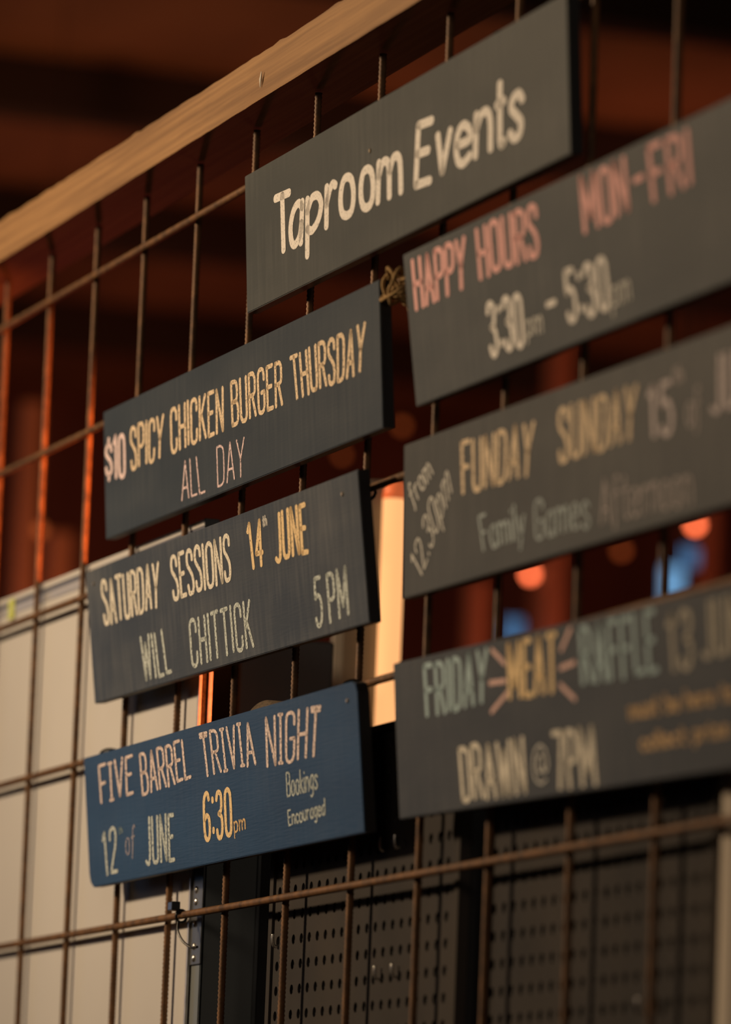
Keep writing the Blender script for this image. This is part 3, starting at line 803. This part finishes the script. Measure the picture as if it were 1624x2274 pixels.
# cable tie on the lower wire
ct = empty('cable_tie', (0.8734, -0.008, -0.803 + ZF), 'black cable tie with a long tail on the lowest wire in view', 'cable tie')
boxm('head', -.0075, .0075, -.014, -.004, .0055, .0155, M['black_plastic'], ct, .001)
bm = bmesh.new()
tube(bm, [(0, .0062 * math.cos(a), .0068 * math.sin(a)) for a in [2 * math.pi * k / 14 for k in range(14)]], .0016, 6, True)
link_mesh('strap', bm, M['black_plastic'], ct, True)
bm = bmesh.new()
tube(bm, spline([(.003, -.004, -.005), (.008, -.006, -.016), (.020, -.004, -.028), (.036, .001, -.036), (.050, .004, -.036)], 5), .0014, 6)
link_mesh('tail', bm, M['black_plastic'], ct, True)

# ---------------------------------------------------------------- whiteboard behind the mesh
wb = empty('whiteboard', (0, 0, 0.9), 'large white board with an aluminium top edge behind the left of the mesh', 'whiteboard')
def wz_(z):
    return z + ZF - 0.9
boxm('panel', -1.0, .8480, .0085, .0200, wz_(-1.75), wz_(-.388), M['white_board'], wb)
t = boxm('top_frame', -1.0, .8505, .0078, .0225, wz_(-.3925), wz_(-.3553), M['white_board'], wb, .0012)
t['label'] = 'aluminium top frame with two grooves'
boxm('frame_lip', -1.0, .8505, .0060, .0079, wz_(-.3625), wz_(-.3553), M['white_board'], t, .0006)
boxm('frame_groove', -1.0, .8500, .0070, .0079, wz_(-.3685), wz_(-.3625), M['groove'], t)
boxm('frame_lip', -1.0, .8505, .0062, .0079, wz_(-.3790), wz_(-.3685), M['aluminium'], t, .0006)
boxm('end_cap', .8505, .8525, .0058, .0235, wz_(-.3930), wz_(-.3545), M['grey_steel'], t, .0006)
sf = boxm('side_frame', .8480, .8500, .0075, .0225, wz_(-1.75), wz_(-.3930), M['webbing'], wb, .0004)
boxm('frame_edge', .8500, .8530, .0072, .0105, wz_(-1.75), wz_(-.3930), M['aluminium'], sf, .0005)
boxm('frame_edge', .8500, .8530, .0185, .0230, wz_(-1.75), wz_(-.3930), M['aluminium'], sf, .0005)
boxm('sticker', .052, .078, .0052, .0061, wz_(-.3850), wz_(-.3600), M['sticker'], wb)['label'] = 'lime green sticker on the frame'
for xx in (-.9, .30):
    boxm('leg', xx, xx + .04, .0225, .060, -.9, wz_(-.42), M['grey_steel'], wb)

# ---------------------------------------------------------------- racking and perforated panels
up_ = empty('steel_upright', (.888, .012, 0), 'dark steel rack upright with a bolted plate beside the whiteboard', 'upright')
boxm('web', -.004, 0, .0, .061, 0, 2.135, M['dark_steel'], up_)
boxm('flange', -.0335, 0, .0, .003, 0, 2.135, M['dark_steel'], up_, .0006)
boxm('flange', -.024, .0015, .0610, .0655, 0, 2.135, M['grey_steel'], up_, .0006)
boxm('dark_gap_strip', -.030, -.002, .0670, .105, 0, 2.135, M['black_steel'], up_)  # black strip added to keep the gap dark, standing in for shade
pl = boxm('bolted_plate', -.0335, .004, -.0025, -.0002, -.8553 + ZF, -.62 + ZF, M['grey_steel'], up_, .0006)
pl['label'] = 'grey connector plate'
for zz in (-.7727, -.7859, -.8099, -.8353, -.8484):
    bm = bmesh.new()
    bmesh.ops.create_uvsphere(bm, u_segments=12, v_segments=8, radius=.0042, matrix=Matrix.Translation((-.0185, -.0025, zz + ZF)) @ Matrix.Diagonal((1, .5, 1, 1)))
    link_mesh('bolt', bm, M['zinc'], pl, True)

lk = empty('steel_locker', (.60, .165, 0), 'tall narrow dark grey steel locker between the whiteboard and the cream lamp post', 'locker')
boxm('body', -.145, .080, -.055, .060, 0, ZF - .46, M['dark_steel'], lk, .003)
boxm('door', -.140, .074, -.062, -.0555, .08, ZF - .48, M['black_steel'], lk, .002)
boxm('handle', -.120, -.108, -.074, -.062, 1.0, 1.12, M['zinc'], lk, .002)

def perforated(name, x0, x1, c0, cols, label):
    rt_ = empty(name, ((x0 + x1) / 2, .025, 0.75), label, 'perforated panel', 'perforated panels behind the mesh')
    ox, oz = (x0 + x1) / 2, ZF - 0.75
    bm_ = bmesh.new()
    px_, pz_ = .0254, .0263
    rows_ = 30
    ztop_row = -.6578
    K = 12
    rad = .0054
    cache = {}
    def V(xv, yv, zv):
        k = (round(xv, 5), round(yv, 5), round(zv, 5))
        if k not in cache:
            cache[k] = bm_.verts.new((xv - ox, yv, zv + oz))
        return cache[k]
    for r_ in range(rows_):
        zc = ztop_row - r_ * pz_
        for c_ in range(cols):
            xc = c0 + c_ * px_
            ring = [(xc + rad * math.cos(2 * math.pi * (k + .5) / K), zc + rad * math.sin(2 * math.pi * (k + .5) / K)) for k in range(K)]
            sq = []
            for k in range(K):
                a = 2 * math.pi * (k + .5) / K
                ca, sa = math.cos(a), math.sin(a)
                m_ = max(abs(ca), abs(sa))
                sq.append((xc + ca / m_ * px_ / 2, zc + sa / m_ * pz_ / 2))
            cn = {1: (1, 1), 4: (-1, 1), 7: (-1, -1), 10: (1, -1)}
            for k in range(K):
                k2 = (k + 1) % K
                A, B = ring[k], ring[k2]
                Cc, D = sq[k], sq[k2]
                bm_.faces.new((V(A[0], 0, A[1]), V(B[0], 0, B[1]), V(D[0], 0, D[1]), V(Cc[0], 0, Cc[1])))
                bm_.faces.new((V(A[0], 0, A[1]), V(A[0], .003, A[1]), V(B[0], .003, B[1]), V(B[0], 0, B[1])))
                if k in cn:   # fill the corner of the square
                    sx, sz = cn[k]
                    e = (xc + sx * px_ / 2, zc + sz * pz_ / 2)
                    if (e[0] - Cc[0]) ** 2 + (e[1] - Cc[1]) ** 2 > 1e-10 and (e[0] - D[0]) ** 2 + (e[1] - D[1]) ** 2 > 1e-10:
                        bm_.faces.new((V(Cc[0], 0, Cc[1]), V(D[0], 0, D[1]), V(e[0], 0, e[1])))
    xa, xb = c0 - px_ / 2, c0 + (cols - .5) * px_
    za, zb = ztop_row - (rows_ - .5) * pz_, ztop_row + pz_ / 2
    zt_, zl_ = -.645, za - .05
    for (a0, a1, b0, b1) in ((x0, xa, zl_, zt_), (xb, x1, zl_, zt_), (xa, xb, zb, zt_), (xa, xb, zl_, za)):
        if a1 - a0 > 1e-4 and b1 - b0 > 1e-4:
            bm_.faces.new([bm_.verts.new((q[0] - ox, 0, q[1] + oz)) for q in ((a0, b0), (a1, b0), (a1, b1), (a0, b1))])
    sheet = link_mesh('sheet', bm_, M['peg'], rt_)
    sheet.location = (0, -.006, 0)
    boxm('backing', x0 - ox, x1 - ox, .003, .010, zl_ + oz, zt_ + oz, M['black_steel'], rt_)
    for a in (x0, x1 - .012):
        boxm('edge_strip', a - ox, a + .012 - ox, -.009, .0029, zl_ + oz, zt_ + oz, M['peg'], rt_, .0008)
    boxm('top_strip', x0 - ox, x1 - ox, -.009, .02, zt_ + oz, zt_ + oz + .008, M['black_steel'], rt_, .0008)
    for a in (x0 + .05, x1 - .08):
        boxm('leg', a - ox, a + .03 - ox, .0101, .04, -.75, zt_ + oz, M['black_steel'], rt_)
    return rt_
perforated('perforated_panel', 1.1045, 1.677, 1.1303, 21, 'dark perforated panel behind the navy board, zinc hooks in its holes')
perforated('perforated_panel', 1.750, 2.296, 1.7677, 21, 'dark perforated panel beside the cream pipe, under the meat raffle board')

def hook(x, z, label):
    r_ = empty('peg_hook', (x, .0195, z + ZF), label, 'hook', 'hooks in the perforated panels')
    bm_ = bmesh.new()
    tube(bm_, spline([(0, .004, -.006), (0, -.002, -.0062), (0, -.0052, -.005), (0, -.0064, .001), (0, -.0064, .007)], 4), .0018, 8)
    link_mesh('pin', bm_, M['zinc'], r_, True)
for hx_, hz_, lb in ((1.4560, -.7600, 'left zinc hook of the upper pair right of the navy board'), (1.4985, -.7600, 'right zinc hook of the upper pair right of the navy board'),
                     (1.4545, -.8890, 'left zinc hook of the low pair under the lowest wire'), (1.5050, -.8890, 'right zinc hook of the low pair under the lowest wire'),
                     (1.1303, -.8410, 'zinc hook at the left edge of the first perforated panel'),
                     (2.1765, -.7640, 'upper hook just under the meat raffle board, far right'), (2.1785, -.7900, 'lower hook above the lowest wire, far right'),
                     (2.1430, -.9470, 'left hook of the bottom pair at the far right'), (2.1825, -.9475, 'right hook of the bottom pair at the far right')):
    hook(hx_, hz_, lb)

# brown strap looped over the wire behind the navy board
st_ = empty('webbing_strap', (1.07, .016, -.60 + ZF), 'brown curved strap poking up behind the navy board', 'strap')
bm = bmesh.new()
ring = [(.062 * math.cos(a), .0, .022 * math.sin(a) - .002) for a in [math.pi * k / 16 for k in range(17)]]
prev = None
for (a, b, c) in ring:
    cur = [bm.verts.new((a * s, yy, c * s2)) for s, s2, yy in ((1, 1, -.004), (1, 1, .028), (.4, .25, .028), (.4, .25, -.004))]
    if prev:
        for k in range(4):
            bm.faces.new((prev[k], prev[(k + 1) % 4], cur[(k + 1) % 4], cur[k]))
    else:
        bm.faces.new(cur)
    prev = cur
bm.faces.new(prev[::-1])
link_mesh('loop', bm, M['webbing'], st_, True)

# cream pipe at the right
bm = bmesh.new()
bmesh.ops.create_cone(bm, cap_ends=True, segments=32, radius1=.021, radius2=.021, depth=2.06, matrix=Matrix.Translation((0, 0, 1.03)))
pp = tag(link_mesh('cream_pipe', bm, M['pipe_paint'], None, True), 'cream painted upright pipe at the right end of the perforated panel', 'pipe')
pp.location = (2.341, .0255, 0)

# ---------------------------------------------------------------- cream post with a glowing tube
cp = empty('lamp_post', (0.32, 0.385, 0), 'cream square post with a glowing orange lamp tube', 'lamp')
cp.rotation_euler = (0, 0, R(-70.6 + 90))
a_ = R(70.6)
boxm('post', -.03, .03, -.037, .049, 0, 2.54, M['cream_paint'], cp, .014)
cp.rotation_euler = (0, 0, R(-19.4))
bm = bmesh.new()
bmesh.ops.create_cone(bm, cap_ends=True, segments=24, radius1=.0145, radius2=.0145, depth=1.0, matrix=Matrix.Translation((.046, .034, 2.012)))
link_mesh('tube', bm, M['tube'], cp, True)['label'] = 'glowing orange lamp tube'
bm = bmesh.new()
bmesh.ops.create_cone(bm, cap_ends=True, segments=24, radius1=.0150, radius2=.012, depth=.022, matrix=Matrix.Translation((.046, .034, 2.523)))
link_mesh('end_cap', bm, M['tube_cap'], cp, True)['label'] = 'red end cap'
boxm('bracket', .029, .033, .028, .040, 1.9, 1.93, M['black_steel'], cp)
boxm('bracket', .029, .033, .028, .040, 2.46, 2.48, M['black_steel'], cp)

# ---------------------------------------------------------------- the far end of the hall, far out of focus
def post(x, y, s, h, mat, label, z0=0.0):
    bm_ = bmesh.new()
    box(bm_, -s / 2, s / 2, -s / 2, s / 2, 0, h - z0, .004)
    o = tag(link_mesh('timber_post', bm_, mat), label, 'post', 'posts in the hall behind')
    o.location = (x, y, z0)
    return o
post(-4.10, 1.187, .042, 3.36, M['post'], 'brown timber post far behind the left end of the mesh')
post(-4.10, 1.262, .048, 3.09, M['post'], 'short orange lit post far behind above the whiteboard')
post(-4.62, 2.578, .05, 3.72, M['post'], 'orange lit post seen between the HAPPY HOURS and FUNDAY boards')
post(-4.75, 2.447, .045, 3.16, M['post'], 'short orange lit post left of the red bulb under the FUNDAY board')
post(-5.15, 2.763, .045, 3.25, M['post'], 'reddish post under the middle of the FUNDAY SUNDAY board')
post(-5.0, 3.114, .045, 3.42, M['post'], 'reddish post under the right of the FUNDAY SUNDAY board')

def bulb(x, y, z, mat, label, r=.012):
    o = empty('pendant_bulb', (x, y, z), label, 'lamp', 'bulbs in the hall behind')
    bm_ = bmesh.new()
    bmesh.ops.create_uvsphere(bm_, u_segments=16, v_segments=10, radius=r)
    link_mesh('globe', bm_, mat, o, True)
    bm_ = bmesh.new()
    bmesh.ops.create_cone(bm_, cap_ends=True, segments=12, radius1=r * .6, radius2=r * .5, depth=r * 1.4, matrix=Matrix.Translation((0, 0, r * 1.5)))
    link_mesh('socket', bm_, M['black_plastic'], o, True)
    bm_ = bmesh.new()
    tube(bm_, [(0, 0, r * 2), (0, 0, 4.25 - z)], .0012, 6)
    link_mesh('cord', bm_, M['black_plastic'], o)
    return o
bulb(-3.50, 1.05, 3.005, M['bulb_dim'], 'blurred orange bulb above the left of the whiteboard', .012)
bulb(-4.722, 2.238, 3.496, M['bulb_dim'], 'dim blurred bulb right of the chicken burger board', .010)
bulb(-4.777, 2.115, 3.425, M['bulb_dim'], 'dim blurred bulb between the chicken burger and SATURDAY boards', .009)
bulb(-4.666, 2.542, 3.173, M['bulb_red'], 'blurred red bulb under the FUNDAY SUNDAY board', .012)
bulb(-4.525, 2.886, 3.299, M['bulb_red'], 'blurred red bulb at the right under the FUNDAY SUNDAY board', .012)
bulb(-4.59, 2.733, 3.235, M['bulb_dim'], 'blurred brown orange bulb in the middle under the FUNDAY board', .012)

def screen(x, y, z, wd_, ht_, mat, label):
    o = empty('wall_screen', (x, y, z), label, 'screen', 'small screens in the hall behind')
    o.rotation_euler = (0, 0, R(-19.4))
    boxm('housing', -.03, 0, -wd_ / 2 - .006, wd_ / 2 + .006, -ht_ / 2 - .006, ht_ / 2 + .006, M['black_plastic'], o, .002)
    boxm('display', 0, .002, -wd_ / 2, wd_ / 2, -ht_ / 2, ht_ / 2, mat, o)
    boxm('drop_rod', -.02, -.01, -.004, .004, ht_ / 2 + .006, 4.25 - z, M['black_steel'], o)
screen(-4.558, 2.849, 3.165, .045, .075, M['screen_bright'], 'bright blue blurred screen under the right of the FUNDAY board')
screen(-4.54, 2.879, 3.225, .04, .04, M['screen'], 'small blue blurred screen beside the red bulb at the right')
screen(-4.694, 2.516, 3.045, .04, .05, M['screen'], 'dim blue blurred screen just above the meat raffle board')

# ---------------------------------------------------------------- rafters under the ceiling boards
for rx, lb in ((-3.35, 'nearest dark rafter under the brown ceiling, top of the photo'), (-4.75, 'second dark rafter under the brown ceiling'),
               (-6.15, 'third dark rafter under the brown ceiling'), (-7.55, 'farthest dark rafter under the brown ceiling')):
    bm = bmesh.new()
    box(bm, -.05, .05, -5.9, 5.9, -.13, 0, .004)
    o = tag(link_mesh('ceiling_rafter', bm, M['rafter']), lb, 'rafter', 'rafters of the hall')
    o.location = (rx, 0, 4.25)
